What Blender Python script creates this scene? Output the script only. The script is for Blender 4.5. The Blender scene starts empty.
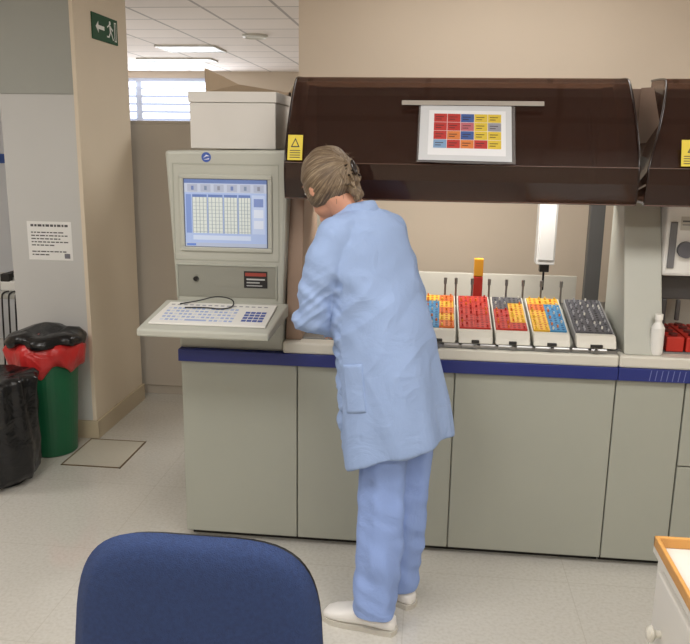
import bpy, math, random
from mathutils import Vector, Matrix, noise
from mathutils.bvhtree import BVHTree
random.seed(7)
V=Vector
sc=bpy.context.scene
sc.view_settings.view_transform='Standard'
W={}
MC={}
def lin(c):
    o=[]
    for x in c:
        x/=255.
        o.append(x/12.92 if x<=.04045 else ((x+.055)/1.055)**2.4)
    return o
def M(name,col,rough=.5,metal=0.,emit=0.,var=0.,vscale=8.,bump=0.,bscale=200.,coat=0.,crease=0.):
    if name in MC: return MC[name]
    m=bpy.data.materials.new(name); m.use_nodes=True
    nt=m.node_tree; b=nt.nodes['Principled BSDF']
    c=lin(col)+[1]
    b.inputs['Base Color'].default_value=c
    b.inputs['Roughness'].default_value=rough
    b.inputs['Metallic'].default_value=metal
    b.inputs['Coat Weight'].default_value=coat
    tc=nt.nodes.new('ShaderNodeTexCoord')
    if emit:
        b.inputs['Emission Color'].default_value=c
        b.inputs['Emission Strength'].default_value=emit
    if var:
        n=nt.nodes.new('ShaderNodeTexNoise'); n.inputs['Scale'].default_value=vscale; n.inputs['Detail'].default_value=5
        r=nt.nodes.new('ShaderNodeMapRange'); r.inputs[1].default_value=.3; r.inputs[2].default_value=.7
        r.inputs[3].default_value=1-var; r.inputs[4].default_value=1+var
        h=nt.nodes.new('ShaderNodeHueSaturation'); h.inputs['Color'].default_value=c
        nt.links.new(tc.outputs['Object'],n.inputs['Vector'])
        nt.links.new(n.outputs['Fac'],r.inputs[0]); nt.links.new(r.outputs[0],h.inputs['Value'])
        nt.links.new(h.outputs[0],b.inputs['Base Color'])
    bp=None
    if bump:
        n=nt.nodes.new('ShaderNodeTexNoise'); n.inputs['Scale'].default_value=bscale; n.inputs['Detail'].default_value=3
        bp=nt.nodes.new('ShaderNodeBump'); bp.inputs['Strength'].default_value=bump; bp.inputs['Distance'].default_value=.002
        nt.links.new(tc.outputs['Object'],n.inputs['Vector'])
        nt.links.new(n.outputs['Fac'],bp.inputs['Height']); nt.links.new(bp.outputs[0],b.inputs['Normal'])
    if crease:
        n=nt.nodes.new('ShaderNodeTexNoise'); n.inputs['Scale'].default_value=9; n.inputs['Detail'].default_value=4; n.inputs['Distortion'].default_value=1.2
        b2=nt.nodes.new('ShaderNodeBump'); b2.inputs['Strength'].default_value=crease; b2.inputs['Distance'].default_value=.02
        nt.links.new(tc.outputs['Object'],n.inputs['Vector']); nt.links.new(n.outputs['Fac'],b2.inputs['Height'])
        if bp: nt.links.new(bp.outputs[0],b2.inputs['Normal'])
        nt.links.new(b2.outputs[0],b.inputs['Normal'])
    MC[name]=m
    return m
def meta(o,label=None,cat=None,group=None,kind=None):
    if label: o["label"]=label
    if cat: o["category"]=cat
    if group: o["group"]=group
    if kind: o["kind"]=kind
def par(o,p):
    if p is not None:
        o.parent=p; o.matrix_parent_inverse=Matrix.Translation(-W[p.name])
def add(name,vs,fs,mats,parent=None,smooth=False,bevel=0,mi=None,label=None,cat=None,group=None,kind=None,base=False):
    vs=[V(v) for v in vs]
    lo=V([min(v[i] for v in vs) for i in range(3)]); hi=V([max(v[i] for v in vs) for i in range(3)])
    c=(lo+hi)/2
    me=bpy.data.meshes.new(name)
    me.from_pydata([v-c for v in vs],[],fs)
    if not isinstance(mats,(list,tuple)): mats=[mats]
    for m in mats: me.materials.append(m)
    if mi:
        for p,i in zip(me.polygons,mi): p.material_index=i
    me.update()
    if smooth:
        for p in me.polygons: p.use_smooth=True
    o=bpy.data.objects.new(name,me); o.location=c
    sc.collection.objects.link(o); W[o.name]=c.copy()
    par(o,parent)
    if bevel:
        b=o.modifiers.new('bevel','BEVEL'); b.width=bevel; b.segments=2; b.limit_method='ANGLE'
    meta(o,label,cat,group,kind)
    return o
def empty(name,loc,label,cat,group=None,parent=None):
    o=bpy.data.objects.new(name,None); o.location=loc; o.empty_display_size=.1
    sc.collection.objects.link(o); W[o.name]=V(loc)
    par(o,parent); meta(o,label,cat,group)
    return o
BF=[(0,3,2,1),(4,5,6,7),(0,1,5,4),(1,2,6,5),(2,3,7,6),(3,0,4,7)]
def bv(x0,x1,y0,y1,z0,z1):
    return [(x0,y0,z0),(x1,y0,z0),(x1,y1,z0),(x0,y1,z0),(x0,y0,z1),(x1,y0,z1),(x1,y1,z1),(x0,y1,z1)]
def box(name,x0,x1,y0,y1,z0,z1,mat,parent=None,bevel=.003,**k):
    return add(name,bv(x0,x1,y0,y1,z0,z1),BF,mat,parent,bevel=bevel,**k)
def multi(name,parts,mats,parent=None,**k):
    vs=[];fs=[];mi=[]
    for p in parts:
        v,f=p[0],p[1]; i=p[2] if len(p)>2 else 0
        n=len(vs); vs+=list(v); fs+=[tuple(a+n for a in q) for q in f]; mi+=[i]*len(f)
    return add(name,vs,fs,mats,parent,mi=mi,**k)
def bx(*a,i=0): return (bv(*a),BF,i)
def loft(rings,caps=True):
    n=len(rings[0]); vs=[p for r in rings for p in r]; fs=[]
    for i in range(len(rings)-1):
        for j in range(n):
            k=(j+1)%n
            fs.append((i*n+j,i*n+k,(i+1)*n+k,(i+1)*n+j))
    if caps:
        fs.append(tuple(reversed(range(n)))); fs.append(tuple(range((len(rings)-1)*n,len(rings)*n)))
    return vs,fs
def lathe(c,prof,n=32,axis=V((0,0,1)),caps=True):
    axis=V(axis).normalized()
    t=V((1,0,0)) if abs(axis.x)<.9 else V((0,1,0))
    a=axis.cross(t).normalized(); b=axis.cross(a)
    c=V(c)
    return loft([[c+axis*h+(a*math.cos(2*math.pi*j/n)+b*math.sin(2*math.pi*j/n))*r for j in range(n)] for r,h in prof],caps)
def cyl(p,q,r,n=16,r2=None):
    p=V(p);q=V(q);d=q-p
    return lathe(p,[(r,0),(r if r2 is None else r2,d.length)],n,d)
def ell(c,ax,n=20,m=12):
    c=V(c); rings=[]
    for i in range(m+1):
        t=math.pi*i/m; s=max(math.sin(t),.02); cc=-math.cos(t)
        rings.append([c+ax[2]*cc+(ax[0]*math.cos(2*math.pi*j/n)+ax[1]*math.sin(2*math.pi*j/n))*s for j in range(n)])
    return loft(rings)
def sph(c,r,n=14,m=9): return ell(c,(V((r,0,0)),V((0,r,0)),V((0,0,r))),n,m)
def chain(pts,rs):
    out=[]
    for i,(p,r) in enumerate(zip(pts,rs)):
        out.append(sph(p,r,20,12))
        if i: out.append(cyl(pts[i-1],p,rs[i-1],20,r))
    return out
def extr(prof,x0,x1):
    return loft([[(x0,y,z) for y,z in prof],[(x1,y,z) for y,z in prof]])
def remesh(name,parts,voxel,mat,parent,smooth_it=6,disp=None,label=None):
    vs=[];fs=[]
    for v,f in parts:
        n=len(vs); vs+=[V(x) for x in v]; fs+=[tuple(a+n for a in q) for q in f]
    me=bpy.data.meshes.new('tmp'); me.from_pydata(vs,[],fs); me.update()
    o=bpy.data.objects.new('tmp',me); sc.collection.objects.link(o)
    import bmesh
    bm=bmesh.new(); bm.from_mesh(me); bmesh.ops.recalc_face_normals(bm,faces=bm.faces); bm.to_mesh(me); bm.free()
    r=o.modifiers.new('r','REMESH'); r.mode='VOXEL'; r.voxel_size=voxel; r.use_smooth_shade=True
    s=o.modifiers.new('s','SMOOTH'); s.iterations=smooth_it; s.factor=.5
    dg=bpy.context.evaluated_depsgraph_get()
    ev=o.evaluated_get(dg); m2=bpy.data.meshes.new_from_object(ev)
    V2=[v.co.copy() for v in m2.vertices]; N2=[v.normal.copy() for v in m2.vertices]
    F2=[tuple(p.vertices) for p in m2.polygons]
    bpy.data.objects.remove(o)
    if disp: V2=[v+n*disp(v,n) for v,n in zip(V2,N2)]
    ob=add(name,V2,F2,mat,parent,smooth=True,label=label)
    return ob,V2,F2
def decal(name,o,ux,uy,items,parent=None,emit=0.,rough=.5,**k):
    o=V(o);ux=V(ux).normalized();uy=V(uy).normalized();n=ux.cross(uy)
    vs=[];fs=[];mi=[];mats=[];idx={}
    for poly,col,layer in items:
        if len(poly)==2 and len(poly[0])==2:
            (a,b),(c,d)=poly; poly=[(a,b),(c,b),(c,d),(a,d)]
        key=tuple(col)
        if key not in idx:
            idx[key]=len(mats); mats.append(M("print_%d_%d_%d_%d"%(*key,int(emit*100)),key,rough,emit=emit))
        s=len(vs)
        for x,y in poly: vs.append(o+ux*x+uy*y+n*(.0004+.0004*layer))
        fs.append(tuple(range(s,s+len(poly)))); mi.append(idx[key])
    return add(name,vs,fs,mats,parent,mi=mi,**k)
def R(x0,y0,x1,y1): return [(x0,y0),(x1,y1)]
def circ(x,y,r,n=20): return [(x+r*math.cos(2*math.pi*i/n),y+r*math.sin(2*math.pi*i/n)) for i in range(n)]
def curve(name,pts,r,mat,parent=None,**k):
    cu=bpy.data.curves.new(name,'CURVE'); cu.dimensions='3D'; cu.bevel_depth=r; cu.bevel_resolution=2
    c=sum((V(p) for p in pts),V((0,0,0)))/len(pts)
    s=cu.splines.new('NURBS'); s.points.add(len(pts)-1); s.use_endpoint_u=True; s.order_u=3
    for i,p in enumerate(pts): s.points[i].co=(*(V(p)-c),1)
    o=bpy.data.objects.new(name,cu); o.location=c; sc.collection.objects.link(o)
    dg=bpy.context.evaluated_depsgraph_get()
    m=bpy.data.meshes.new_from_object(o.evaluated_get(dg)); bpy.data.objects.remove(o)
    return add(name,[v.co+c for v in m.vertices],[tuple(p.vertices) for p in m.polygons],mat,parent,smooth=True,**k)

# ---------------- materials
beige=M('cabinet_paint',(165,167,156),.42,var=.02,vscale=3)
beigeL=M('housing_paint',(179,180,170),.45,var=.02,vscale=4)
cream=M('cream_plastic',(210,207,196),.4)
white=M('white_plastic',(226,225,220),.4)
blueS=M('blue_stripe',(34,46,118),.4)
black=M('black_plastic',(20,20,22),.35)
dark=M('dark_recess',(40,38,36),.7)
steel=M('brushed_steel',(150,150,150),.3,metal=.9)
grey=M('grey_metal',(120,120,118),.4,metal=.3)
wallm=M('wall_paint',(212,198,180),.75,var=.02,vscale=1.5,bump=.1,bscale=60)
colm=M('column_paint_lower',(202,202,200),.55,var=.02,vscale=2)
colu=M('column_paint_upper',(166,168,162),.7,var=.02,vscale=2)
def mixtrans(name,col,rough,tr,fac):
    m=bpy.data.materials.new(name); m.use_nodes=True; nt=m.node_tree
    b=nt.nodes['Principled BSDF']; out=nt.nodes['Material Output']
    b.inputs['Base Color'].default_value=(*lin(col),1); b.inputs['Roughness'].default_value=rough
    b.inputs['Coat Weight'].default_value=.8; b.inputs['Coat Roughness'].default_value=.04
    t=nt.nodes.new('ShaderNodeBsdfTransparent'); t.inputs[0].default_value=(*tr,1)
    mx=nt.nodes.new('ShaderNodeMixShader'); mx.inputs[0].default_value=fac
    nt.links.new(t.outputs[0],mx.inputs[1]); nt.links.new(b.outputs[0],mx.inputs[2]); nt.links.new(mx.outputs[0],out.inputs[0])
    return m
tint=mixtrans('tinted_acrylic',(62,42,36),.12,(.58,.44,.37),.42)
slv=mixtrans('clear_sleeve',(226,226,226),.2,(1,1,1),.2)
def floor_mat():
    m=bpy.data.materials.new('speckled_vinyl'); m.use_nodes=True; nt=m.node_tree; b=nt.nodes['Principled BSDF']
    tc=nt.nodes.new('ShaderNodeTexCoord')
    n=nt.nodes.new('ShaderNodeTexNoise'); n.inputs['Scale'].default_value=80; n.inputs['Detail'].default_value=2
    r=nt.nodes.new('ShaderNodeValToRGB')
    r.color_ramp.elements[0].position=.33; r.color_ramp.elements[0].color=(*lin((197,194,185)),1)
    r.color_ramp.elements[1].position=.5; r.color_ramp.elements[1].color=(*lin((204,201,193)),1)
    e=r.color_ramp.elements.new(.72); e.color=(*lin((208,206,199)),1)
    br=nt.nodes.new('ShaderNodeTexBrick'); br.offset=0; br.inputs['Scale'].default_value=1
    br.inputs['Color1'].default_value=(1,1,1,1); br.inputs['Color2'].default_value=(.985,.985,.985,1); br.inputs['Mortar'].default_value=(.88,.87,.85,1)
    br.inputs['Mortar Size'].default_value=.002; br.inputs['Brick Width'].default_value=.6; br.inputs['Row Height'].default_value=.6
    mx=nt.nodes.new('ShaderNodeMix'); mx.data_type='RGBA'; mx.blend_type='MULTIPLY'; mx.inputs[0].default_value=1
    nt.links.new(tc.outputs['Object'],n.inputs[0]); nt.links.new(tc.outputs['Object'],br.inputs[0])
    nt.links.new(n.outputs[0],r.inputs[0]); nt.links.new(r.outputs[0],mx.inputs[6]); nt.links.new(br.outputs[0],mx.inputs[7])
    nt.links.new(mx.outputs[2],b.inputs['Base Color']); b.inputs['Roughness'].default_value=.1
    b.inputs['Coat Weight'].default_value=.4; b.inputs['Coat Roughness'].default_value=.06
    return m
def ceil_mat():
    m=bpy.data.materials.new('ceiling_tiles'); m.use_nodes=True; nt=m.node_tree; b=nt.nodes['Principled BSDF']
    tc=nt.nodes.new('ShaderNodeTexCoord')
    br=nt.nodes.new('ShaderNodeTexBrick'); br.offset=0; br.inputs['Scale'].default_value=1
    br.inputs['Color1'].default_value=(*lin((224,214,207)),1); br.inputs['Color2'].default_value=(*lin((217,207,200)),1); br.inputs['Mortar'].default_value=(*lin((164,156,150)),1)
    br.inputs['Mortar Size'].default_value=.014; br.inputs['Brick Width'].default_value=.6; br.inputs['Row Height'].default_value=.6
    nt.links.new(tc.outputs['Object'],br.inputs[0]); nt.links.new(br.outputs[0],b.inputs['Base Color']); b.inputs['Roughness'].default_value=.9
    return m

# ---------------- room
S='structure'
box('floor',-6,3.5,-4.5,9,-.1,0,floor_mat(),bevel=0,kind=S)
box('ceiling',-6,3.5,-4.5,9,2.6,2.7,ceil_mat(),bevel=0,kind=S)
box('wall_back',-.715,3.5,1.3,1.5,0,2.6,wallm,bevel=0,kind=S)
box('wall_left',-6.1,-6,-4.5,9,0,2.6,wallm,bevel=0,kind=S)
box('wall_right',3.5,3.6,-4.5,9,0,2.6,wallm,bevel=0,kind=S)
box('wall_front',-6,3.5,-4.6,-4.5,0,2.6,wallm,bevel=0,kind=S)
box('wall_far',-6,3.5,9,9.1,0,2.6,wallm,bevel=0,kind=S)
multi('wall_column',[bx(-2.18,-1.77,1.0,1.67,0,1.8,i=0),bx(-2.18,-1.77,1.0,1.67,1.803,2.6,i=1),bx(-2.176,-1.774,1.004,1.666,1.79,1.81,i=1)],[colm,colu],kind=S)
box('column_lit_side',-1.79,-1.769,.995,1.675,.1,2.6,M('column_side_lit_tone',(224,211,190),.6,var=.02,vscale=2),bevel=.001,kind=S)  # slab over the column's side; warm light on that side put into its colour
bb=M('baseboard_tile',(196,182,156),.4)
box('baseboard_column',-1.775,-1.757,.99,1.685,0,.1,bb,bevel=.002,kind=S)
box('baseboard_front',-2.185,-1.757,.985,1.0,0,.1,bb,bevel=.002,kind=S)
# far windows with blinds
for k,x0 in enumerate((-5.75,-4.4)):
    parts=[]
    for j in range(13): parts.append(bx(x0,x0+1.25,8.94,8.96,1.02+j*.112,1.02+j*.112+.080))
    multi('window_%d'%(k+1),parts,M('lit_blinds',(232,238,250),.6,emit=1.6),kind=S)
box('trim_2',-5.8,-3.1,8.97,8.99,.95,2.5,M('window_frame',(160,166,180),.5,emit=.15),bevel=0,kind=S)  # backing sheet behind the slats, given a faint glow for window light
# white partition glimpsed past the column
p=empty('storage_cabinet',(-3.6,3.0,0),'tall white cabinet with a blue band beyond the column','cabinet')
box('body',-4.5,-2.95,3,3.5,0,2.3,M('cab_white',(222,226,232),.5),p)
box('band',-4.5,-2.95,2.99,3,1.4,1.47,M('cab_blue',(60,90,160),.5),p,bevel=.001)
# locker behind column
p=empty('metal_locker',(-1.4,2.0,0),'beige metal locker standing behind the machine','cabinet')
lk=M('locker_paint',(188,179,166),.28,var=.03,vscale=2)
box('body',-1.9,-.95,1.8,2.25,.0,1.70,lk,p)
box('door',-1.885,-1.44,1.785,1.8,.06,1.68,lk,p)
box('door',-1.43,-.965,1.785,1.8,.06,1.68,lk,p)
# floor hatch
p=empty('floor_hatch',(-1.64,.8,0),'square floor access cover with thin metal rim','hatch')
fr=M('hatch_rim',(122,104,76),.4,metal=.5)
multi('rim',[bx(-1.80,-1.49,.62,.628,.0,.003),bx(-1.80,-1.49,.972,.98,.0,.003),bx(-1.80,-1.792,.62,.98,.0,.003),bx(-1.498,-1.49,.62,.98,.0,.003)],fr,p)
box('cover',-1.792,-1.498,.628,.972,0,.002,M('hatch_cover',(200,195,181),.25,var=.02,vscale=60),p,bevel=0)

# notice and exit sign on column
items=[(R(0,0,.24,.20),(238,238,236),0)]
yy=.178
for k,wd in enumerate([.2,.0,.19,.2,.17,.19,.12,.0,.2,.1]):
    if wd:
        x=.02
        while x<.02+wd-.01:
            l=random.uniform(.01,.028); items.append((R(x,yy-.005,min(x+l,.225),yy+(.001 if k else .007)),(80,80,84),1)); x+=l+.005
    yy-=.0165
items.append((R(.195,.01,.225,.035),(120,120,130),1))
decal('notice',(-2.087,1.0-.0005,.97),(1,0,0),(0,0,1),items,label='white printed notice taped to the column',cat='notice')
p=empty('exit_sign',(-1.765,1.355,2.09),'green emergency exit sign with white arrow and runner','sign')
box('panel',-1.769,-1.763,1.2,1.53,2.09,2.22,M('sign_green',(12,76,44),.7),p,bevel=.001)
w=(236,240,236)
it=[([(.02,.06),(.055,.09),(.055,.07),(.13,.07),(.13,.05),(.055,.05),(.055,.03)],w,0),
 (circ(.205,.098,.011),w,0),([(.195,.085),(.215,.085),(.222,.05),(.2,.05)],w,0),
 ([(.2,.085),(.17,.07),(.165,.076),(.197,.094)],w,0),([(.215,.084),(.245,.066),(.24,.058),(.213,.072)],w,0),
 ([(.2,.052),(.185,.03),(.16,.03),(.16,.022),(.192,.022),(.214,.05)],w,0),([(.21,.052),(.225,.035),(.24,.012),(.249,.016),(.232,.042),(.222,.055)],w,0),
 (R(.262,.01,.29,.11),w,0),(R(.27,.016,.283,.104),(12,76,44),1)]
decal('pictogram',(-1.7625,1.22,2.095),(0,1,0),(0,0,1),it,p,rough=.7)

# ---------------- bins
def bagfold(c,prof,n=64,amp=.012,seed=0,k=14,droop=0.):
    c=V(c); rings=[]
    for i,(r,h) in enumerate(prof):
        ring=[]
        for j in range(n):
            t=2*math.pi*j/n
            q=amp*(math.sin(k*t+seed+h*9)*.5+noise.noise(V((math.cos(t)*3,math.sin(t)*3,h*9+seed)))*1.6)
            rr=r+q*(1 if r>.02 else 0)
            dz=noise.noise(V((math.cos(t)*1.5,math.sin(t)*1.5,seed+3)))*amp*2.6
            if i<2: dz+=droop*noise.noise(V((math.cos(t)*2.2,math.sin(t)*2.2,seed+8)))
            ring.append(c+V((rr*math.cos(t),rr*math.sin(t),h+dz)))
        rings.append(ring)
    return loft(rings)
BC=(-1.93,.81,0)
p=empty('waste_bin',BC,'round green plastic waste bin with red and black liner bags','bin')
add('bin_body',*lathe(BC,[(.115,0),(.122,.006),(.152,.50),(.158,.5),(.158,.55),(.150,.55)],48),M('green_plastic',(20,96,62),.4,var=.05),p,smooth=False)
add('red_liner',*bagfold(BC,[(.161,.455),(.174,.465),(.186,.50),(.192,.56),(.165,.60)],128,.014,2,7,.07),M('red_bag',(200,48,48),.3,crease=.8),p,smooth=True)
add('black_liner',*bagfold(BC,[(.14,.575),(.188,.585),(.194,.61),(.175,.635),(.12,.645),(.05,.615)],128,.012,5,7,.02),M('black_bag',(22,22,24),.25,crease=.6),p,smooth=True)
BD=(-2.0,.42,0)
p=empty('waste_bin',BD,'waste bin fully draped in a shiny black bin bag','bin')
add('bin_body',*lathe(BD,[(.12,0),(.15,.46)],32),black,p)
add('bag',*bagfold(BD,[(.1,.012),(.160,.022),(.184,.06),(.188,.2),(.184,.35),(.188,.45),(.194,.50),(.175,.52),(.1,.505)],110,.014,9,13),MC['black_bag'],p,smooth=True,label='shiny black plastic bag')
# desk at far left
p=empty('desk',(-2.7,1.7,0),'light laboratory desk with cables beside the column','desk')
box('desk_top',-3.3,-2.25,1.25,1.95,.70,.73,M('desk_top',(190,190,184),.4),p)
for x in (-3.27,-2.3):
    for y in (1.3,1.9): box('leg',x,x+.04,y-.02,y+.02,0,.70,grey,p)
p=empty('telephone',(-2.36,1.4,.73),'white desk telephone on the laboratory desk','telephone')
multi('base',[bx(-2.45,-2.28,1.32,1.5,.731,.79)],white,p,bevel=.01)
multi('handset',[bx(-2.44,-2.40,1.33,1.49,.80,.83),bx(-2.445,-2.39,1.32,1.36,.785,.83),bx(-2.445,-2.39,1.46,1.5,.785,.83)],dark,p,bevel=.005)
for k in range(4):
    dx=-.04*k
    curve('cable',[(-2.27+dx,1.3,.736),(-2.27+dx,1.235,.742),(-2.27+dx,1.225,.7),(-2.27+dx,1.21,.5-k*.06),(-2.28+dx,1.2,.25),(-2.28+dx,1.2,.02),(-2.28+dx,1.15,.006)],.005,black,label='loose black cable hanging off the desk',cat='cable',group='cables at the desk')

# ---------------- analyzer 1
A=empty('laboratory_analyzer',(-.1,.5,0),'beige floor-standing analyzer with brown hood and operator console','laboratory machine')
box('plinth',-.94,.688,.04,1.0,0,.03,dark,A,bevel=0)
box('cabinet_body',-.955,.69,.018,1.0,.03,.80,beige,A)
for x0,x1 in ((-.955,-.499),(-.495,.101),(.105,.689)):
    box('door',x0,x1,0,.02,.03,.748,beige,A,bevel=.003)
box('trim_strip',-.96,.69,-.022,.02,.752,.80,blueS,A,bevel=.002,label='blue trim strip')
box('ledge',-.55,.69,-.02,.05,.80,.845,cream,A,bevel=.008)
box('deck_plate',-.5,.69,.05,1.0,.80,.85,grey,A)
multi('deck_ramp',[extr([(.04,.85),(.04,.866),(.36,.935),(.36,.85)],-.05,.685)],beigeL,A)
box('rear_panel',-.5,.69,.93,.95,.85,.98,cream,A)
multi('front_rail',[bx(-.03,.685,-.004,.04,.845,.858)]+[cyl((x,-.004,.856),(x+.055,-.004,.856),.011) for x in [i*.0667-.01 for i in range(10)]]+[cyl((x,-.008,.856),(x,-.022,.856),.008) for x in (.04,.172,.308,.449,.608)],steel,A,bevel=0,label='steel rail with small knobs in front of the trays')
def post(x0,x1,par_,f0=0.,f1=.28,bk=.38,m=None):
    return multi('post',[extr([(f0,.845),(f1,1.56),(bk,1.56),(bk,.845)],x0,x1)],m or beigeL,par_,bevel=.004)
post(-.545,-.485,A,.02,.1,.42,M('post_tan',(150,126,108),.5))
box('guide_rail',-.5,.685,.74,.80,1.42,1.5,steel,A)
# console
con=multi('console',[loft([[(-.96,0,.80),(-.55,0,.80),(-.55,.98,.80),(-.96,.98,.80)],[(-.965,0,.99),(-.55,0,.99),(-.55,.98,.99),(-.965,.98,.99)],[(-.993,.0,1.548),(-.530,.0,1.555),(-.530,.98,1.555),(-.993,.98,1.548)]])],beigeL,A,bevel=.012,label='console housing')
multi('bezel',[bx(-.940,-.590,-.008,0,1.448,1.464),bx(-.940,-.590,-.008,0,1.180,1.196),bx(-.940,-.924,-.008,0,1.196,1.448),bx(-.606,-.590,-.008,0,1.196,1.448)],beigeL,con,bevel=.003)
multi('panel_border',[bx(-.965,-.565,-.002,0,1.500,1.503),bx(-.965,-.565,-.002,0,1.145,1.148),bx(-.965,-.962,-.002,0,1.148,1.500),bx(-.568,-.565,-.002,0,1.148,1.500)],beige,con,bevel=0)
scr=[(R(-.004,-.004,.314,.252),(60,70,96),0),(R(0,0,.310,.248),(150,168,204),1),(R(0,.234,.310,.248),(92,112,160),2),(R(0,.200,.310,.233),(170,178,196),2)]
for k in range(6): scr.append((R(.012+k*.05,.203,.05+k*.05,.230),(152,160,180),3)); scr.append((R(.026+k*.05,.209,.036+k*.05,.224),[(96,112,160),(110,124,150),(120,124,140)][k%3],4))
for k,(xa,xb) in enumerate(((.03,.085),(.09,.145),(.15,.20),(.205,.25))):
    scr.append((R(xa,.05,xb,.193),(190,196,192),3)); scr.append((R(xa,.183,xb,.193),(90,112,164),4))
    for j in range(9):
        scr.append((R(xa+.002,.055+j*.0135,xb-.002,.0563+j*.0135),(132,146,150),4))
    for j in range(0,5):
        xx=xa+(xb-xa)*j/4; scr.append((R(xx-.0008,.05,xx+.0008,.183),(98,114,140),4))
scr+= [(R(.256,.05,.304,.193),(168,182,210),3),(R(.262,.15,.298,.18),(110,128,176),4),(R(.262,.11,.298,.14),(190,198,214),4),(R(.262,.07,.298,.1),(190,198,214),4),(R(.005,.05,.025,.193),(110,132,184),3),(R(.0,.0,.310,.014),(158,168,190),3),(R(.03,.025,.25,.042),(178,190,212),3),(R(.005,.003,.04,.011),(90,120,190),4)]
decal('screen',(-.921,-.002,1.198),(1,0,0),(0,0,1),scr,con,emit=.42,label='lit monitor screen showing tables')
decal('emblem',(-.835,-.001,1.526),(1,0,0),(0,0,1),[(circ(0,0,.018),(60,90,170),0),([(-.012,-.004),(.0,.009),(.013,.004),(.0,.003)],(230,232,240),1),([(-.01,-.009),(.012,-.003),(.01,-.008)],(230,232,240),1)],con)
multi('recess_frame',[bx(-.962,-.572,-.006,0,1.125,1.132),bx(-.962,-.955,-.006,0,1.0,1.13),bx(-.579,-.572,-.006,0,1.0,1.13)],beige,con,bevel=.002)
box('recess_panel',-.955,-.579,-.002,.001,1.005,1.125,M('recess_paint',(140,140,130),.5),con,bevel=0)
decal('rating_label',(-.70,-.003,1.045),(1,0,0),(0,0,1),[(R(0,0,.09,.064),(28,26,28),0),(R(.005,.045,.085,.058),(150,60,50),1),(R(.01,.03,.08,.036),(190,190,190),1),(R(.01,.018,.06,.023),(170,170,170),1),(R(.01,.007,.07,.011),(170,170,170),1)],con)
add('key_lock',*cyl((-.885,-.001,1.075),(-.885,-.012,1.075),.009),black,con)
# keyboard tray (sloping)
def T(x,s,h=0): return (x,-.275+.275*s,.936+.054*s+h)
tr=[T(-1.025,0,-.028),T(-.55,0,-.028),T(-.53,1,-.05),T(-1.005,1,-.05),T(-1.025,0),T(-.55,0),T(-.53,1),T(-1.005,1)]
tray=add('keyboard_tray',tr,BF,beigeL,con,bevel=.007)
p=empty('keyboard',T(-.8,.5,.0),'flat white membrane keyboard with blue keypad on the tray','keyboard')
add('body',[T(-.995,.15,.001),T(-.57,.15,.001),T(-.565,.85,.001),T(-.975,.85,.001),T(-.995,.15,.008),T(-.57,.15,.008),T(-.565,.85,.008),T(-.975,.85,.008)],BF,white,p,bevel=.002)
items=[]
ux=V((1,0,0)); uy=(V(T(0,1))-V(T(0,0))).normalized()
for rr in range(5):
    for cc in range(15):
        if rr==0 and 4<cc<10:
            if cc==5: items.append((R(.02+cc*.018,.02,.02+cc*.018+.08,.034),(158,174,214),0))
            continue
        col=(158,176,216) if (rr+cc)%4 else (204,210,224)
        items.append((R(.02+cc*.018,.02+rr*.026,.02+cc*.018+.0125,.034+rr*.026),col,0))
for rr in range(4):
    for cc in range(4): items.append((R(.315+cc*.020,.03+rr*.024,.332+cc*.020,.047+rr*.024),(60,84,160),0))
for cc in range(16): items.append((R(.02+cc*.0235,.16,.02+cc*.0235+.014,.169),(150,150,160),0))
decal('keys',T(-.982,.17,.008),ux,uy,items,p)
curve('cable',[T(-.93,.75,.012),T(-.86,.8,.02),T(-.8,.86,.035),T(-.73,.82,.03),T(-.72,.7,.013),T(-.76,.6,.013),T(-.83,.66,.013),T(-.9,.62,.013)],.0025,black,label='thin black cord lying on the keyboard',cat='cord')

# hood
HP=[(-.095,1.395),(-.11,1.46),(-.108,1.515),(-.085,1.57),(-.03,1.655),(.05,1.75),(.11,1.80),(.16,1.822),(.34,1.825)]
def hood(x0,x1,xt0,xt1,parent):
    prof=HP
    def xx(z,a,b): 
        t=max(0,min(1,(z-1.52)/.3)); return a+(b-a)*t
    n=len(prof); vs=[];fs=[]
    for y,z in prof: vs.append((xx(z,x0,xt0),y,z)); vs.append((xx(z,x1,xt1),y,z))
    for i in range(n-1): fs.append((2*i,2*i+1,2*i+3,2*i+2))
    bk=len(vs); vs.append((x0,.2,1.395)); vs.append((x1,.2,1.395)); vs.append((xt0,.34,1.55)); vs.append((xt1,.34,1.55))
    fs.append(tuple([2*i for i in range(n)]+[bk+2,bk])); fs.append(tuple(reversed([2*i+1 for i in range(n)]+[bk+3,bk+1])))
    o=add('hood',vs,fs,tint,parent,label='dark brown tinted acrylic hood')
    s=o.modifiers.new('t','SOLIDIFY'); s.thickness=.006
    edge=M('hood_edge',(34,20,17),.2)
    lipm=mixtrans('tinted_lip',(56,35,30),.1,(.6,.46,.38),.45)
    multi('hood_lip',[extr([(-.1,1.39),(-.114,1.46),(-.112,1.513),(-.1045,1.513),(-.106,1.46),(-.092,1.39)],x0-.003,x1+.003)],lipm,o)
    for a,b in ((x0,xt0),(x1,xt1)):
        curve('edge_trim',[(xx(z,a,b),y-.003,z+.003) for y,z in prof],.004,edge,o)
    curve('edge_trim',[(x0,-.114,1.515),(x1,-.114,1.515)],.0018,M('hood_seam',(94,72,62),.2),o)
    curve('edge_trim',[(x0,-.1,1.391),(x1,-.1,1.391)],.0022,M('hood_seam',(94,72,62),.2),o)
    ip=M('inner',(150,124,108),.5)
    for q in (x0+.05,x1-.06):
        add('inner_plate',[(q,-.07,1.40),(q,.3,1.40),(q,.3,1.8),(q,.12,1.79),(q,-.04,1.62)],[(0,1,2,3,4)],ip,o)
    box('rear_cover',x0+.004,min(x1,xt1)-.006,.345,.37,1.40,1.80,M('rear_cover_brown',(140,116,100),.6),o)
    return o
h=hood(-.522,.675,-.522,.668,A)
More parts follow.
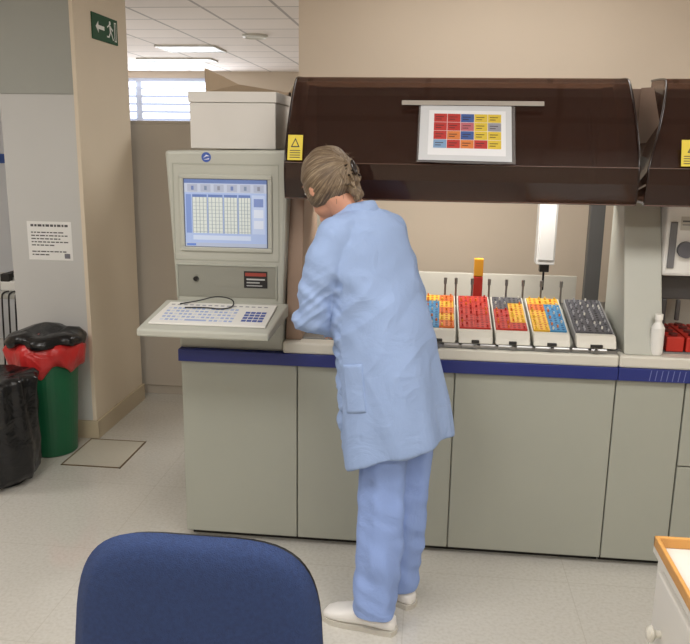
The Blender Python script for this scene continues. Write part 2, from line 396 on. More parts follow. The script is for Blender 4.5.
add('gas_strut',*cyl((.56,.0,1.45),(.56,.25,1.72),.007),steel,A)
add('work_light',*cyl((-.42,.40,1.47),(.60,.40,1.47),.014),M('tube_lamp',(255,244,226),.5,emit=1.5),A,label='slim lamp behind the hood')
wl=bpy.data.lights.new('work_lamp','AREA'); wl.shape='RECTANGLE'; wl.size=1.0; wl.size_y=.06; wl.energy=6.5; wl.color=(1,.96,.90)
wo=bpy.data.objects.new('work_lamp',wl); wo.location=(.09,.41,1.45); wo.rotation_euler=(math.radians(25),0,0); sc.collection.objects.link(wo); par(wo,A)
# sheet on the slope
su=(V((0,.05,1.75))-V((0,-.085,1.57))).normalized()
nn=V((1,0,0)).cross(su)
sb=V((0,-.120,1.520))+nn*.020
pal={'r':(186,58,54),'o':(214,126,66),'y':(218,190,66),'b':(66,94,156),'p':(186,104,116),'g':(150,150,160),'l':(126,158,194)}
sit=[(R(.0,-.01,.312,.222),(206,209,213),0),(R(.03,.012,.292,.2),(230,232,236),1)]
for ri,row in enumerate(["rrbyy","rrpyg","robyy","lrory"]):
    for ci,c in enumerate(row):
        x=.048+ci*.046; y=.150-ri*.0365
        sit.append((R(x,y,x+.0445,y+.035),pal[c],2)); sit.append((R(x+.006,y+.02,x+.034,y+.023),(60,48,48),3)); sit.append((R(x+.006,y+.01,x+.026,y+.013),(60,48,48),3))
pp_=empty('instruction_sheet',(.1,-.14,1.53),'plastic-sleeved sheet with coloured grid taped on the hood','paper')
sx=V((1,0,0))+su*-.012
decal('page',V((-.058,0,0))+sb+su*.006+nn*.0042,sx,su,sit,pp_)
sv=[];sf=[]
for a in range(9):
    for b in range(13):
        x=-.064+.33*b/12; s=-.012+.246*a/8
        sv.append(V((x,0,0))+sb+su*(s-.012*x)+nn*(.0015+.0035*noise.noise(V((x*14,s*14,2)))*(1-a/8)))
for a in range(8):
    for b in range(12): sf.append((a*13+b,a*13+b+1,a*13+b+14,a*13+b+13))
add('sleeve',sv,sf,slv,pp_,smooth=True)
def quad(x0,x1,s0,s1,off):
    return [V((x,0,0))+sb+su*s+nn*off for x,s in ((x0,s0),(x1,s0),(x1,s1),(x0,s1))]
add('tape_strip',quad(-.125,.365,.224,.244,.009),[(0,1,2,3)],M('tape_film',(170,164,156),.3),None,label='translucent tape strip holding the sheet',cat='tape')
def sticker(x,parent,wd=.052):
    it=[(R(0,0,wd,.088),(218,196,44),0),([(wd/2-.016,.045),(wd/2+.016,.045),(wd/2,.078)],(30,28,20),1),([(wd/2-.01,.049),(wd/2+.01,.049),(wd/2,.07)],(218,196,44),2)]
    for k in range(4): it.append((R(.008,.008+k*.008,wd-.008,.011+k*.008),(60,55,30),1))
    decal('warning_sticker',(x,-.118,1.523),(1,0,0),V((0,.02,.08)).normalized(),it,parent,label='yellow warning sticker')
sticker(-.512,h)
# gantry
g=multi('pipetting_arm',[bx(.46,.54,.66,.74,1.07,1.46),bx(.466,.534,.652,.66,1.09,1.44)],M('arm_metal',(206,206,204),.3),A,bevel=.006,label='pale metal pipetting arm')
multi('pipette_head',[bx(.48,.52,.68,.72,1.035,1.07),cyl((.50,.70,1.04),(.50,.70,.95),.005)],black,g)
# trays
def slope(y): return .874+(y-.03)*.225
red=M('rack_red',(186,44,32),.45);yel=M('rack_yellow',(222,176,50),.45);ora=M('rack_orange',(214,108,40),.45);blu=M('rack_blue',(64,134,180),.45);blk=M('rack_black',(92,92,98),.4,metal=.3)
trays=[(-.025,.100),(.108,.236),(.244,.372),(.382,.516),(.536,.68)]
cols=[[ 'bbbby','oyoyo'],['rrrrr','rrrrr'],['rrrkk','ryyyk'],['yyyoy','bbbby'],['kkkkk','kkkkk']]
cm={'r':red,'y':yel,'o':ora,'b':blu,'k':blk}
ang=math.atan(.225)
proto={}
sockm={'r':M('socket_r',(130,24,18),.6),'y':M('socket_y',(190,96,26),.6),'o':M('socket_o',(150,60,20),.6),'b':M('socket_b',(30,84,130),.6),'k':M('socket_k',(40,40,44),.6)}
def rackblock(c,x,y,grp,w,d,h):
    key=(c,round(w,3))
    z=slope(y)
    if key not in proto:
        rot=Matrix.Rotation(ang,4,'X')
        parts=[]
        v,f=bv(-w/2,w/2,-d/2,d/2,.001,h),BF
        parts.append(([rot@V(q) for q in v],f,0))
        for i in range(3):
            for j in range(3):
                cx=(i-1)*w*.31; cy=(j-1)*d*.32
                v,f=lathe((cx,cy,h-.002),[(.0054,0),(.0054,.0026)],12); parts.append(([rot@V(q) for q in v],f,1))
        o=multi('tube_rack',parts,[cm[c],sockm[c]],label='small %s sample tube rack in a loading tray'%{'r':'red','y':'yellow','o':'orange','b':'blue','k':'grey'}[c],cat='rack',group='sample tube racks')
        proto[key]=(o,o.location.copy()); o.location=o.location+V((x,y,z)); return o
    o=proto[key][0].copy(); o.location=proto[key][1]+V((x,y,z)); sc.collection.objects.link(o); return o
tubeproto=[]
for nm,capc in (('white',(214,212,204)),('red',(176,40,34)),('orange',(220,120,40)),('grey',(160,160,165)),('yellow',(226,186,60))):
    tubeproto.append([nm,capc,None])
def tube(x,y,z,k):
    nm,c,o=tubeproto[k]
    if o is None:
        e=multi('sample_tube',[(*lathe((0,0,-.02),[(.0030,0),(.0030,.022)],10),0),(*lathe((0,0,.002),[(.0034,0),(.0034,.009),(.0028,.010)],12),1)],[M('tube_glass',(200,196,190),.15),M('cap_'+nm,c,.4)],label='sample tube with %s cap standing in a rack'%nm,cat='tube',group='sample tubes')
        tubeproto[k][2]=(e,e.location.copy()); e.location=e.location+V((x,y,z)); return
    e=o[0].copy(); e.location=o[1]+V((x,y,z)); sc.collection.objects.link(e)
capk={'r':[1,1,2],'y':[4,2,4],'o':[2,4,2],'b':[2,0,2],'k':[3,3,0]}
for ti,(x0,x1) in enumerate(trays):
    cl=cols[ti]
    t=empty('loading_tray',((x0+x1)/2,.18,.87),'white loading tray filled with %s tube racks'%['blue and yellow','red','red and yellow','yellow and blue','grey'][ti],'tray',group='loading trays on the analyzer deck')
    tm=cream if ti<4 else M('tray_grey',(150,150,150),.4)
    def sec(xa,xb,h0,h1): return extr([(.035,slope(.035)+h0),(.035,slope(.035)+h1),(.345,slope(.345)+h1),(.345,slope(.345)+h0)],xa,xb)
    multi('body',[sec(x0,x1,-.008,.0),sec(x0,x0+.005,-.008,.032),sec(x1-.005,x1,-.008,.032)],tm,t,bevel=.001)
    multi('front_handle',[extr([(-.014,.866),(-.004,.888),(.012,.908),(.05,.908),(.05,.874),(.02,.866)],x0+.001,x1-.001)],cream,t,bevel=.004)
    box('grip',x0+.05,x1-.05,-.018,-.007,.869,.880,dark,t,bevel=.002)
    w=(x1-x0-.012)/2; d=.058
    for c2 in range(2):
        for r2 in range(5):
            x=x0+.006+w*(c2+.5); y=.086+r2*.0585
            c=cl[c2][r2]
            hb=.034
            rackblock(c,x,y,ti,w-.001,d-.001,hb)
            for i in range(3):
                for j in range(3):
                    on=((i+j)%2==0 and random.random()<.5) if ti<4 else random.random()<.5
                    if on:
                        k=random.choice(capk[c])
                        tube(x+(i-1)*w*.31,y+(j-1)*d*.32-math.sin(ang)*hb,slope(y)+hb+(j-1)*d*.32*.225-.003,k)
pins=[]
for x in (.06,.104,.17,.24,.31,.377,.45,.53):
    pins+=[cyl((x,.38,.85),(x,.38,1.02),.004,12),cyl((x,.38,1.02),(x,.38,1.045),.0065,12)]
multi('guide_pins',pins,steel,A,label='row of steel guide pins')
p=empty('reagent_holder',(.2,.48,.85),'upright red and yellow holder at the rear of the deck','holder')
box('base',.18,.218,.46,.5,.85,1.04,red,p); box('cap',.18,.218,.46,.5,1.041,1.115,M('holder_yellow',(226,160,40),.4),p)

# ---------------- analyzer 2 (partly in view)
B=empty('laboratory_analyzer',(1.5,.5,0),'second beige analyzer adjoining, brown hood with yellow sticker','laboratory machine')
box('plinth',.695,2.4,.04,1.0,0,.03,dark,B,bevel=0)
box('cabinet_body',.692,2.4,.018,1.0,.03,.80,beige,B)
box('door',.693,.935,0,.02,.03,.748,beige,B); box('door',.940,1.5,0,.02,.03,.42,beige,B); box('door',.940,1.5,0,.02,.425,.748,beige,B); box('door',1.505,2.4,0,.02,.03,.748,beige,B)
box('trim_strip',.692,2.4,-.022,.02,.752,.80,blueS,B,bevel=.002,label='blue trim strip with pale slashes')
decal('stripes',(.80,-.0225,.752),(1,0,0),(0,0,1),[([(k*.02,.004),(k*.02+.003,.004),(k*.02+.008,.044),(k*.02+.005,.044)],(110,118,168),0) for k in range(7)],B)
box('ledge',.692,2.4,-.02,.05,.80,.845,cream,B,bevel=.008)
box('deck_plate',.692,2.4,.05,1.0,.80,.849,grey,B)
post(.71,.845,B)
box('support_column',.70,.765,.78,.83,.85,1.5,M('upright_grey',(92,92,92),.4),B,label='dark grey vertical support')
box('inner_housing',.87,2.3,.43,.9,.85,1.5,M('housing_inner',(176,170,158),.5),B,bevel=.006)
hood(.705,2.2,.80,2.2,B)
hb2=[o for o in B.children if o.name.startswith('hood')][0]
sticker(.805,hb2,.07)
u=multi('dispensing_unit',[bx(.845,1.0,.12,.32,1.12,1.40)],white,B,bevel=.012,label='white dispensing unit')
add('dial',*cyl((.92,.12,1.22),(.92,.10,1.22),.03,28),M('dial_grey',(90,90,96),.4),u)
box('indicator_panel',.86,.885,.112,.12,1.15,1.32,M('ind',(110,110,112),.4),u)
decal('unit_label',(.895,.1185,1.29),(1,0,0),(0,0,1),[(R(0,0,.05,.05),(190,186,176),0),(R(.006,.03,.044,.036),(90,90,90),1),(R(.006,.018,.036,.022),(120,120,120),1)],u)
multi('lower_bracket',[bx(.87,1.0,.2,.4,1.02,1.11),bx(.88,.90,.2,.25,.85,1.02),bx(.93,.945,.18,.2,.94,1.02)],M('bracket_dark',(70,68,68),.4),B,bevel=.004)
p=empty('plastic_bottle',(.82,.02,.845),'white plastic bottle standing on the ledge','bottle')
add('body',*lathe((.825,.02,.846),[(.022,0),(.024,.004),(.024,.10),(.012,.12),(.012,.13)],28),white,p,smooth=False)
add('cap',*lathe((.825,.02,.976),[(.014,0),(.014,.02)],24),M('cap_w',(240,238,232),.4),p)
for k in range(3):
    x=.87+k*.07
    q=empty('reagent_box',(x+.03,.08,.85),'low red reagent tray on the adjoining deck','reagent tray',group='red reagent trays')
    box('body',x,x+.062,.052,.30,.85,.905,red,q)
    for j in range(4): add('cap',*lathe((x+.03,.085+j*.06,.905),[(.016,0),(.016,.008)],16),M('cap_dark',(90,30,28),.4),q)

# ---------------- boxes on console
p=empty('storage_box',(-.77,.3,1.555),'plain white cardboard box standing on the console','box')
bw=M('white_card',(216,213,208),.6,var=.02,vscale=6)
box('body',-.93,-.60,.12,.46,1.556,1.725,bw,p); box('lid',-.934,-.596,.115,.465,1.726,1.765,bw,p,bevel=.002)
p=empty('cardboard_box',(-.9,.62,1.555),'open brown cardboard carton standing behind the white box','box')
kb=M('kraft_card',(184,164,140),.8,var=.05)
multi('body',[bx(-.99,-.62,.55,.56,1.556,1.79),bx(-.99,-.62,.90,.91,1.556,1.79),bx(-.99,-.98,.55,.91,1.556,1.79),bx(-.63,-.62,.55,.91,1.556,1.79),bx(-.99,-.62,.55,.91,1.556,1.566)],kb,p,bevel=0)
add('flap',[(-.99,.55,1.79),(-.99,.91,1.79),(-1.0,.91,1.88),(-1.0,.57,1.89)],[(0,1,2,3)],kb,p)
add('flap',[(-.99,.55,1.79),(-.64,.55,1.79),(-.84,.53,1.82),(-.98,.53,1.885)],[(0,1,2,3)],kb,p)
add('flap',[(-.63,.56,1.79),(-.63,.90,1.79),(-.60,.88,1.85),(-.60,.58,1.84)],[(0,1,2,3)],kb,p)

# ---------------- chair
def pillow(c,w,h,th,up,out,right,ex=4.,bend=0.,n=56,m=9,topflat=1.):
    c=V(c); rings=[]
    def pt(s,t,sg):
        ct,st=math.cos(t),math.sin(t)
        x=math.copysign(abs(ct)**(2/ex),ct)*w/2*s; z=math.copysign(abs(st)**(2/ex),st)*h/2*s
        x*=1-.07*(z/(h/2)) if topflat else 1
        d=sg*th/2*(1-s**6)**.5+bend*(x/(w/2))**2
        return c+right*x+up*z+out*d
    for k in range(m): rings.append([pt((k+.02)/(m),2*math.pi*j/n,1) for j in range(n)])
    rings.append([pt(1,2*math.pi*j/n,1) for j in range(n)])
    for k in reversed(range(m)): rings.append([pt((k+.02)/(m),2*math.pi*j/n,-1) for j in range(n)])
    return loft(rings)
ch=empty('office_chair',(-.37,-1.45,0),'office chair with dark blue upholstered backrest and seat','chair')
navy=M('navy_fabric',(38,58,102),.85,var=.16,vscale=140,bump=.9,bscale=450)
ry=V((.995,.05,-.03)).normalized(); ou=V((.05,-.995,0)).normalized(); upv=V((.03,0,1)).normalized()
add('backrest',*pillow((-.388,-1.68,.697),.450,.46,.06,upv,ou,ry,3.7,-.02),navy,ch,smooth=True)
add('backrest_shell',*pillow((-.388,-1.655,.69),.444,.452,.035,upv,ou,ry,3.7,-.02),black,ch,smooth=True)
add('seat',*pillow((-.40,-1.45,.42),.38,.34,.07,V((0,1,0)),V((0,0,1)),V((1,0,0)),4.,0,56,9,0),navy,ch,smooth=True)
multi('back_support',[bx(-.42,-.36,-1.65,-1.63,.39,.72),bx(-.42,-.36,-1.65,-1.4,.37,.39)],black,ch,bevel=.004)
multi('column',[cyl((-.38,-1.43,.07),(-.38,-1.43,.25),.03),cyl((-.38,-1.43,.25),(-.38,-1.43,.39),.018)],black,ch)
for k in range(5):
    a=2*math.pi*k/5+.3; ex=-.38+.24*math.cos(a); ey=-1.43+.24*math.sin(a)
    multi('base_leg',[cyl((-.38,-1.43,.1),(ex,ey,.075),.022,12,.014)],black,ch)
    multi('caster',[cyl((ex-.012,ey,.028),(ex+.012,ey,.028),.028,20),cyl((ex,ey,.03),(ex,ey,.075),.007)],black,ch)

# ---------------- trolley
tc_=empty('drawer_trolley',(.72,-1.6,0),'white drawer trolley with pale orange wooden gallery rail','trolley')
wt=M('white_laminate',(218,215,208),.4,var=.01); wd=M('orange_wood',(208,152,80),.4,var=.12,vscale=14)
box('body',.49,1.0,-1.95,-1.32,.05,.765,wt,tc_,bevel=.004)
for cx in (.53,.96):
    for cy in (-1.9,-1.37): multi('caster',[cyl((cx-.01,cy,.025),(cx+.01,cy,.025),.025,20)],black,tc_)
for k in range(3):
    d=box('drawer',.476,.49,-1.9,-1.37,.09+k*.225,.30+k*.225,wt,tc_,bevel=.004)
    kn=add('knob',*lathe((.476,-1.43,.195+k*.225),[(.008,0),(.008,.01),(.016,.016),(.016,.022),(.008,.027)],24,axis=(-1,0,0)),cream,d,smooth=False)
multi('gallery_rail',[bx(.478,.487,-1.95,-1.32,.778,.802),bx(.478,1.0,-1.329,-1.32,.778,.802),bx(.991,1.0,-1.95,-1.32,.778,.802)],wd,tc_,bevel=.003)
multi('tray_inset',[bx(.479,1.0,-1.95,-1.32,.765,.778)],wt,tc_,bevel=0)

# ---------------- person
P=empty('person',(-.1,-.45,0),'person in pale blue coat and trousers leaning to the machine','person')
Fw=V((-.835,.55,0)).normalized(); L=V((-Fw.y,Fw.x,0))
Z=V((0,0,1))
skin=M('skin',(206,150,124),.5,var=.04,vscale=12)
cloth=M('pale_blue_cotton',(150,173,214),.85,var=.03,vscale=5,bump=.25,bscale=350,crease=.4)
cloth2=M('pale_blue_trousers',(142,167,222),.85,var=.03,vscale=5,bump=.25,bscale=350,crease=.4)
HF=V((-.62,.62,-.48)).normalized(); HL=V((-HF.y,HF.x,0)).normalized(); HU=HF.cross(HL)
hc=V((-.340,-.315,1.462))
def hp(f,l,u): return hc+HF*f+HL*l+HU*u
def hand(wr,d,pn,sd,curl=.5):
    d=V(d).normalized(); pn=V(pn); pn=(pn-d*pn.dot(d)).normalized(); s=d.cross(pn).normalized()
    if s.dot(V(sd))<0: s=-s
    out=[ell(V(wr)+d*.05,(s*.038,d*.052,pn*.014),16,10),cyl(wr,V(wr)+d*.03,.024,14,.026)]
    for i,(o_,ln) in enumerate(((.027,.07),(.009,.08),(-.009,.074),(-.026,.058))):
        p=V(wr)+d*.088+s*o_; pts=[p-d*.01]; dd=d.copy()
        for k,q in enumerate((.45,.3,.25)):
            dd=(dd+pn*curl*(.6+.25*k)).normalized(); p=p+dd*ln*q; pts.append(p.copy())
        out+=chain(pts,[.0095,.009,.008,.0072])
    p=V(wr)+d*.025+s*.026
    out+=chain([p,p+(d*.6+s*.7+pn*.3).normalized()*.038,p+(d*.6+s*.7+pn*.3).normalized()*.038+(d*.9+s*.1+pn*.5).normalized()*.03],[.013,.011,.0085])
    return out
body=[]
pel=V((-.09,-.410,.82)); che=V((-.20,-.355,1.2)); nb=V((-.243,-.335,1.345))
body+=chain([pel,V((-.14,-.39,1.0)),che],[.085,.08,.095])
body+=chain([che,nb,hp(-.02,0,-.06)],[.09,.055,.050])
lh=V((-.075,-.415,.84))+L*.075; rh=V((-.085,-.41,.80))-L*.065
lk=V((-.135,-.475,.46)); rk=V((-.06,-.36,.46)); la=V((-.145,-.525,.09)); ra=V((-.08,-.345,.09))
body+=chain([lh,lk,la],[.065,.05,.036]); body+=chain([rh,rk,ra],[.065,.05,.036])
ldir=V((-.97,.25,0)).normalized(); rdir=V((-.8,.6,0)).normalized()
body+=chain([la-V((0,0,.04)),la+ldir*.1-V((0,0,.06))],[.028,.016]); body+=chain([ra-V((0,0,.04)),ra+rdir*.1-V((0,0,.06))],[.028,.016])
ls=V((-.295,-.465,1.30)); le=V((-.372,-.485,1.055)); lw=V((-.262,-.285,.985))
rs=V((-.145,-.235,1.30)); re=V((-.075,-.19,1.06)); rw=V((-.235,-.135,.985))
body+=chain([che+L*.05,ls,le,lw],[.08,.046,.038,.026]); body+=chain([che-L*.05,rs,re,rw],[.08,.046,.038,.026])
body+=hand(lw,(.35,.85,-.25),(.6,-.2,-.3),(0,0,1),.55)
body+=hand(rw,(-.8,-.1,-.3),(0,-.7,-.4),(0,0,1),.5)
body+=[ell(hc,(HF*.093,HL*.074,HU*.1)),ell(hp(.028,0,-.062),(HF*.058,HL*.052,HU*.05)),ell(hp(.05,0,-.03),(HF*.04,HL*.05,HU*.05)),
 ell(hp(.097,0,-.022),(HF*.02,HL*.011,HU*.022)),ell(hp(.084,0,-.066),(HF*.012,HL*.024,HU*.008)),ell(hp(.08,0,-.075),(HF*.012,HL*.02,HU*.007)),
 ell(hp(.078,0,.02),(HF*.018,HL*.05,HU*.01)),ell(hp(-.0,.075,-.025),(HF*.018,HL*.008,HU*.028)),ell(hp(-.0,-.075,-.025),(HF*.018,HL*.008,HU*.028)),ell(hp(.07,0,-.1),(HF*.018,HL*.022,HU*.016))]
bo,bV,bF=remesh('body',body,.0045,skin,P,4)
for sg in (1,-1):
    add('eye',*ell(hp(.083,sg*.03,-.002),(HF*.01,HL*.012,HU*.007),14,8),M('eye_white',(235,232,226),.2),P,smooth=True)
    add('eyebrow',*ell(hp(.09,sg*.03,.022),(HF*.005,HL*.016,HU*.003),12,6),M('brow',(90,70,50),.8),P,smooth=True)
# hair
def hair_mat():
    m=bpy.data.materials.new('hair'); m.use_nodes=True; nt=m.node_tree; b=nt.nodes['Principled BSDF']
    at=nt.nodes.new('ShaderNodeAttribute'); at.attribute_name='flow'
    n=nt.nodes.new('ShaderNodeTexNoise'); n.inputs['Scale'].default_value=1.; n.inputs['Detail'].default_value=7; n.inputs['Roughness'].default_value=.8
    r=nt.nodes.new('ShaderNodeValToRGB')
    r.color_ramp.elements[0].position=.32; r.color_ramp.elements[0].color=(*lin((58,46,36)),1)
    r.color_ramp.elements[1].position=.68; r.color_ramp.elements[1].color=(*lin((176,158,130)),1)
    e=r.color_ramp.elements.new(.5); e.color=(*lin((108,90,70)),1)
    bp=nt.nodes.new('ShaderNodeBump'); bp.inputs['Strength'].default_value=.5; bp.inputs['Distance'].default_value=.003
    nt.links.new(at.outputs['Vector'],n.inputs[0]); nt.links.new(n.outputs[0],r.inputs[0]); nt.links.new(r.outputs[0],b.inputs['Base Color'])
    nt.links.new(n.outputs['Fac'],bp.inputs['Height']); nt.links.new(bp.outputs[0],b.inputs['Normal']); b.inputs['Roughness'].default_value=.5
    return m
hm=hair_mat()
knot=hp(-.085,.0,.01)
def flow(o):
    me=o.data; a=me.attributes.new('flow','FLOAT_VECTOR','POINT')
    for i,v in enumerate(me.vertices):
        q=v.co+o.location-knot
        x=q.dot(HL); z=q.dot(HU)
        th=math.atan2(z,x)+q.length*3; rad=q.length
        a.data[i].vector=(math.cos(th)*15,math.sin(th)*15,rad*18)
def hairshell():
    n,m=160,120; rings=[]
    for i in range(m+1):
        t=math.pi*i/m; s=max(math.sin(t),.01); cc=-math.cos(t); ring=[]
        for j in range(n):
            a=2*math.pi*j/n; df=s*math.cos(a); dl=s*math.sin(a); du=cc
            k=1.12
            face=df-.36-.5*max(0,du-.35)
            if du<.62: k-=max(0,min(1,face*5))*.28
            if du<-.55: k-=min(1,(-.55-du)*3)*.18
            p=hp(df*.094,dl*.076,du*.101)-knot
            th=math.atan2(p.dot(HU),p.dot(HL))+p.length*3
            fl=noise.noise(V((math.cos(th)*3,math.sin(th)*3,p.length*8)))*.05+noise.noise(V((math.cos(th)*9,math.sin(th)*9,p.length*14)))*.028+noise.noise(V((math.cos(th)*24,math.sin(th)*24,p.length*20)))*.018
            k+=fl*(1 if k>1 else 0)
            if df<-.2 and -.5<du<.3: k+=.04*(-df)
            ring.append(hp(df*.094*k,dl*.076*k,du*.101*k))
        rings.append(ring)
    return loft(rings)
hr=add('hair',*hairshell(),hm,P,smooth=True,label='greying blonde-brown hair gathered up at the back'); flow(hr)
def bun(c,ax,am):
    v,f=ell(c,ax,56,40)
    o=[]
    for q in v:
        d=V(q)-c; o.append(c+d*(1+am*noise.noise(V((d.dot(HL)*110,d.dot(HF)*110,d.dot(HU)*25)))))
    return o,f
flow(add('hair_bun',*bun(hp(-.098,-.008,-.02),(HF*.026,HL*.032,HU*.046),.4),hm,hr,smooth=True))
flow(add('hair_tail',*bun(hp(-.09,-.018,-.075),(HF*.018,HL*.022,HU*.034),.4),hm,hr,smooth=True))
multi('hair_clip',[ell(hp(-.127,-.008,-.015),(HF*.007,HL*.009,HU*.026),14,8)]+[cyl(hp(-.124,-.008,-.032+k*.011),hp(-.114,.016,-.036+k*.011),.0028,8) for k in range(4)]+[cyl(hp(-.124,-.008,-.032+k*.011),hp(-.114,-.034,-.036+k*.011),.0028,8) for k in range(4)],M('clip',(30,20,16),.25),hr)
for k in range(40):
    a=random.uniform(-1,1); b=random.uniform(-.8,.97)
    rr_=math.sqrt(max(.05,1-b*b))
    base=hp(-.104*rr_*math.sqrt(max(.1,1-a*a*.7)),.084*a*rr_,.112*b)
    nrm=(base-hc).normalized()
    tdir=nrm*.5+HL*random.uniform(-.8,.8)-HU*random.uniform(-.3,.8)
    tdir.normalize()
    curve('hair_strand',[base-nrm*.006,base+tdir*.011,base+tdir*.021-nrm*.005],.0006,hm,hr)
# coat
rings=[]
spec=[(1.385,-.25,-.33,.05,.05,-.2),(1.372,-.245,-.335,.075,.06,-.2),(1.345,-.235,-.34,.135,.08,-.22),(1.30,-.224,-.35,.176,.10,-.25),(1.23,-.206,-.358,.182,.115,-.27),(1.13,-.184,-.372,.175,.130,-.27),(1.03,-.160,-.385,.172,.141,-.27),(.93,-.141,-.395,.176,.150,-.28),(.83,-.123,-.403,.182,.155,-.3),(.72,-.106,-.41,.187,.157,-.34),(.61,-.090,-.415,.192,.158,-.38),(.59,-.088,-.415,.193,.158,-.39)]
for z,cx,cy,a_,b_,tl in spec:
    ring=[]
    for j in range(64):
        t=2*math.pi*j/64; ct,st=math.cos(t),math.sin(t)
        x=math.copysign(abs(ct)**.9,ct)*a_; y=math.copysign(abs(st)**.9,st)*b_
        fold=0
        if z<1.1: fold=(1.1-z)/.5*.008*math.sin(5*t+1.0)+(1.1-z)/.5*.005*math.sin(8*t)
        k=1+fold/.17
        ring.append(V((cx,cy,z))+L*x*k+Fw*y*k+Z*(tl*y))
    rings.append(ring)
cp=[loft(rings)]
cp+=chain([V((-.262,-.42,1.315)),ls,V((-.34,-.49,1.18)),le,V((-.315,-.38,1.01)),lw+V((.0,-.01,0))],[.060,.063,.060,.058,.054,.047])
cp+=chain([V((-.17,-.27,1.315)),rs,V((-.10,-.205,1.18)),re,rw+V((.03,0,0))],[.060,.062,.06,.058,.047])
def rid(x): return 1-2*min(1,abs(x)*3.2)
def cdisp(v,n):
    d=noise.noise(V((v.x*5+v.y*5,v.x*2-v.y*2,v.z*4)))*.007
    s=v.z*.8+v.x*.6
    w1=max(0,min(1,(v.z-.85)*4))*max(.25,min(1,(1.36-v.z)*7))
    d+=noise.noise(V((v.x*4+9,v.y*4,s*17)))*.010*w1
    d+=rid(noise.noise(V((v.x*5+2,v.y*4,(v.z*.9-v.x*.7)*10))))*.0036*w1
    w2=max(0,min(1,(1.0-v.z)*4))
    d+=noise.noise(V(((v.x+v.z*.12)*15,v.y*15,v.z*2.5)))*.008*w2
    d+=rid(noise.noise(V(((v.x+v.z*.2)*8,v.y*8,v.z*2.5+4))))*.003*w2
    if v.x<-.27 and v.z<1.28:
        w=max(0,min(1,(1.27-v.z)*6))
        d+=(noise.noise(V((v.x*8,v.y*8,v.z*30+v.x*22)))*.012+rid(noise.noise(V((v.x*6,v.y*6,v.z*22-v.x*16))))*.003)*w
    return d
co,cV,cF=remesh('coat',cp,.005,cloth,P,3,cdisp,label='pale blue cotton lab coat')
cvx,cfx=loft([[nb+V((-.008,.005,-.01))+L*math.cos(t)*r+Fw*math.sin(t)*r*.95+Z*(hh-.3*math.sin(t)*r) for t in [2*math.pi*j/48 for j in range(48)]] for r,hh in ((.088,-.004),(.092,.004),(.078,.028),(.066,.052),(.062,.054),(.06,.03))],caps=False)
add('collar',cvx,cfx,cloth,co,smooth=True)
tree=BVHTree.FromPolygons(cV,cF)
camp=V((0,-2.87,1.58))
def onto(x,z,yy=-1.2,off=.0):
    hit=tree.ray_cast(V((x,yy,z)),V((0,1,0)))
    if hit[0] is None: return None
    return hit[0]+hit[1]*off
# side pocket patch hugging the coat
pv=[];pf=[]
nx,nz=12,16
for a in range(nz):
    for b in range(nx):
        q=onto(-.262+.062*b/(nx-1)+.018*a/(nz-1),.91-.15*a/(nz-1)+.015*b/(nx-1),off=.0022)
        if q is None: q=onto(-.245,.85)
        pv.append(q)
if all(q is not None for q in pv):
    for a in range(nz-1):
        for b in range(nx-1): pf.append((a*nx+b,(a+1)*nx+b,(a+1)*nx+b+1,a*nx+b+1))
    pk=add('pocket',pv,pf,cloth,co,smooth=True); sd=pk.modifiers.new('t','SOLIDIFY'); sd.thickness=.003; sd.offset=-1
# trousers
def leg(h,k,a,dr,hw):
    pts=[h+V((0,0,-.06)),h*.5+k*.5,k,k*.5+a*.5,a+V((0,0,.02)),V((a.x,a.y,.062))]
    rr=[.086,.088,.081,.078,.076,.077]
    rg=[]
    for i,(p,r) in enumerate(zip(pts,rr)):
        ring=[]
        for j in range(40):
            t=2*math.pi*j/40
            f=1+.05*math.sin(5*t+i*1.7)
            ring.append(p+(L*math.cos(t)*r*.9+Fw*math.sin(t)*r)*f)
        rg.append(ring)
    return loft(rg)
tp=[leg(lh,lk,la,ldir,0),leg(rh,rk,ra,rdir,0),ell(pel+V((-.0,0,-.06)),(L*.125,Fw*.09,Z*.10))]
def tdisp(v,n):
    d=noise.noise(V((v.x*7,v.y*7,v.z*5)))*.009
    w=max(0,min(1,(.62-v.z)*3))
    d+=noise.noise(V((v.x*8,v.y*8,v.z*20+v.x*12)))*.011*w
    d+=noise.noise(V((v.x*18,v.y*18,v.z*2.5)))*.007
    return d
to,_,_=remesh('trousers',tp,.0055,cloth2,P,4,tdisp,label='loose pale blue trousers')
# clogs
def clog(a,dr):
    s=V((-dr.y,dr.x,0)); c=V((a.x,a.y,0)); rg=[]
    for t,w,h in ((-.075,.012,.03),(-.068,.028,.05),(-.045,.035,.062),(-.01,.036,.075),(.03,.037,.082),(.07,.043,.07),(.11,.046,.056),(.145,.042,.046),(.17,.03,.036),(.18,.012,.024)):
        ring=[]
        for j in range(28):
            u=2*math.pi*j/28; cx,sz=math.cos(u),math.sin(u)
            x=math.copysign(abs(cx)**.7,cx)*w; z=h/2+math.copysign(abs(sz)**.7,sz)*(h/2-.006)
            ring.append(c+dr*t+s*x+Z*(z+.008))
        rg.append(ring)
    sole=[]
    for t,w in ((-.08,.01),(-.07,.032),(-.03,.038),(.03,.037),(.09,.046),(.14,.044),(.175,.03),(.186,.01)): sole.append((t,w))
    out=[c+dr*t+s*w for t,w in sole]+[c+dr*t-s*w for t,w in reversed(sole)]
    return loft(rg),loft([[q+Z*.0 for q in out],[q+Z*.018 for q in out]])
lea=M('white_leather',(236,234,230),.45); som=M('clog_sole',(200,196,186),.6)
for a,dr in ((la,ldir),(ra,rdir)):
    u,s=clog(a,dr)
    k=add('clog',*u,lea,P,smooth=True,label='white leather clog')
    add('sole',*s,som,k)

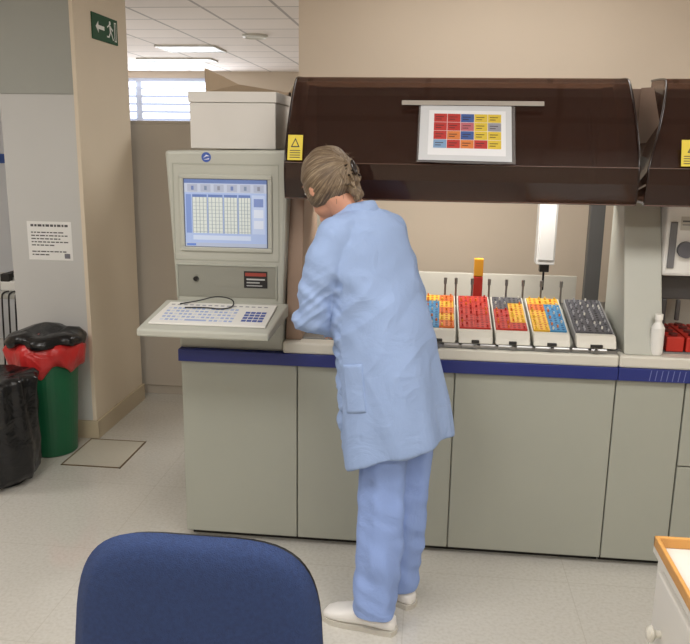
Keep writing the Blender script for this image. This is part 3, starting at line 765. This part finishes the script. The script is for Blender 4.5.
# ---------------- lights
lum=M('luminaire_glow',(255,248,238),.5,emit=2.)
housing=M('luminaire_housing',(210,208,200),.5)
def luminaire(x,y,w,d,energy,on=True):
    q=empty('ceiling_light',(x,y,2.55),'recessed rectangular ceiling luminaire with bright diffuser' if on else 'switched-off rectangular ceiling luminaire','ceiling light',group='ceiling luminaires')
    multi('frame',[bx(x-w/2-.03,x+w/2+.03,y-d/2-.03,y-d/2,2.58,2.6),bx(x-w/2-.03,x+w/2+.03,y+d/2,y+d/2+.03,2.58,2.6),bx(x-w/2-.03,x-w/2,y-d/2,y+d/2,2.58,2.6),bx(x+w/2,x+w/2+.03,y-d/2,y+d/2,2.58,2.6)],housing,q)
    box('diffuser',x-w/2,x+w/2,y-d/2,y+d/2,2.585,2.6,lum if on else M('off_diffuser',(120,120,116),.4),q,bevel=0)
    if on:
        l=bpy.data.lights.new('lamp','AREA'); l.shape='RECTANGLE'; l.size=w; l.size_y=d; l.energy=energy; l.color=(1,.978,.945)
        o=bpy.data.objects.new('lamp',l); o.location=(x,y,2.55); sc.collection.objects.link(o); par(o,q)
luminaire(-1.2,-1.6,1.2,.6,23); luminaire(1.0,-1.6,1.2,.6,25)
luminaire(-1.2,-3.4,1.2,.6,24); luminaire(1.0,-3.4,1.2,.6,25)
luminaire(.3,.6,1.2,.3,7.5); luminaire(2.4,.3,.6,.6,12)
luminaire(-3.6,-.3,1.2,.6,20)
luminaire(.2,3.2,.6,1.2,45); luminaire(-4,5.2,1.2,.6,50)
luminaire(-2.75,6.1,.6,.5,0,False)
luminaire(-3.3,7.3,.9,.3,0,False)
q=empty('ceiling_light',(-1.79,5.05,2.57),'small round recessed ceiling light, switched off','ceiling light')
add('ring',*lathe((-1.79,5.05,2.57),[(.09,.03),(.125,.03),(.125,.012),(.10,.0),(.09,.01)],36),housing,q)
add('lens',*lathe((-1.79,5.05,2.585),[(.09,0),(.09,.012)],32),M('lens_grey',(110,106,100),.3),q)
# daylight entering through the far windows
l=bpy.data.lights.new('window_daylight','AREA'); l.shape='RECTANGLE'; l.size=2.6; l.size_y=1.4; l.energy=95; l.color=(.9,.95,1)
o=bpy.data.objects.new('window_daylight',l); o.location=(-4.45,8.85,1.75); o.rotation_euler=(math.radians(-100),0,0); sc.collection.objects.link(o)
w_=bpy.data.worlds.new('w'); sc.world=w_; w_.use_nodes=True
w_.node_tree.nodes['Background'].inputs[0].default_value=(.8,.85,.9,1); w_.node_tree.nodes['Background'].inputs[1].default_value=.5

# ---------------- camera
f=786.9;pp=math.radians(12.747);aa=math.radians(6.267);rr=math.radians(.801)
F=V((-math.sin(aa)*math.cos(pp),math.cos(aa)*math.cos(pp),-math.sin(pp)))
Rr=V((math.cos(aa),math.sin(aa),0)); U=Rr.cross(F)
R2=Rr*math.cos(rr)+U*math.sin(rr); U2=U*math.cos(rr)-Rr*math.sin(rr)
cam=bpy.data.cameras.new('camera'); co_=bpy.data.objects.new('camera',cam); sc.collection.objects.link(co_)
cam.sensor_fit='HORIZONTAL'; cam.sensor_width=36; cam.lens=f*36/690; cam.clip_start=.05
m=Matrix((R2,U2,-F)).transposed().to_4x4(); m.translation=camp
co_.matrix_world=m
sc.camera=co_
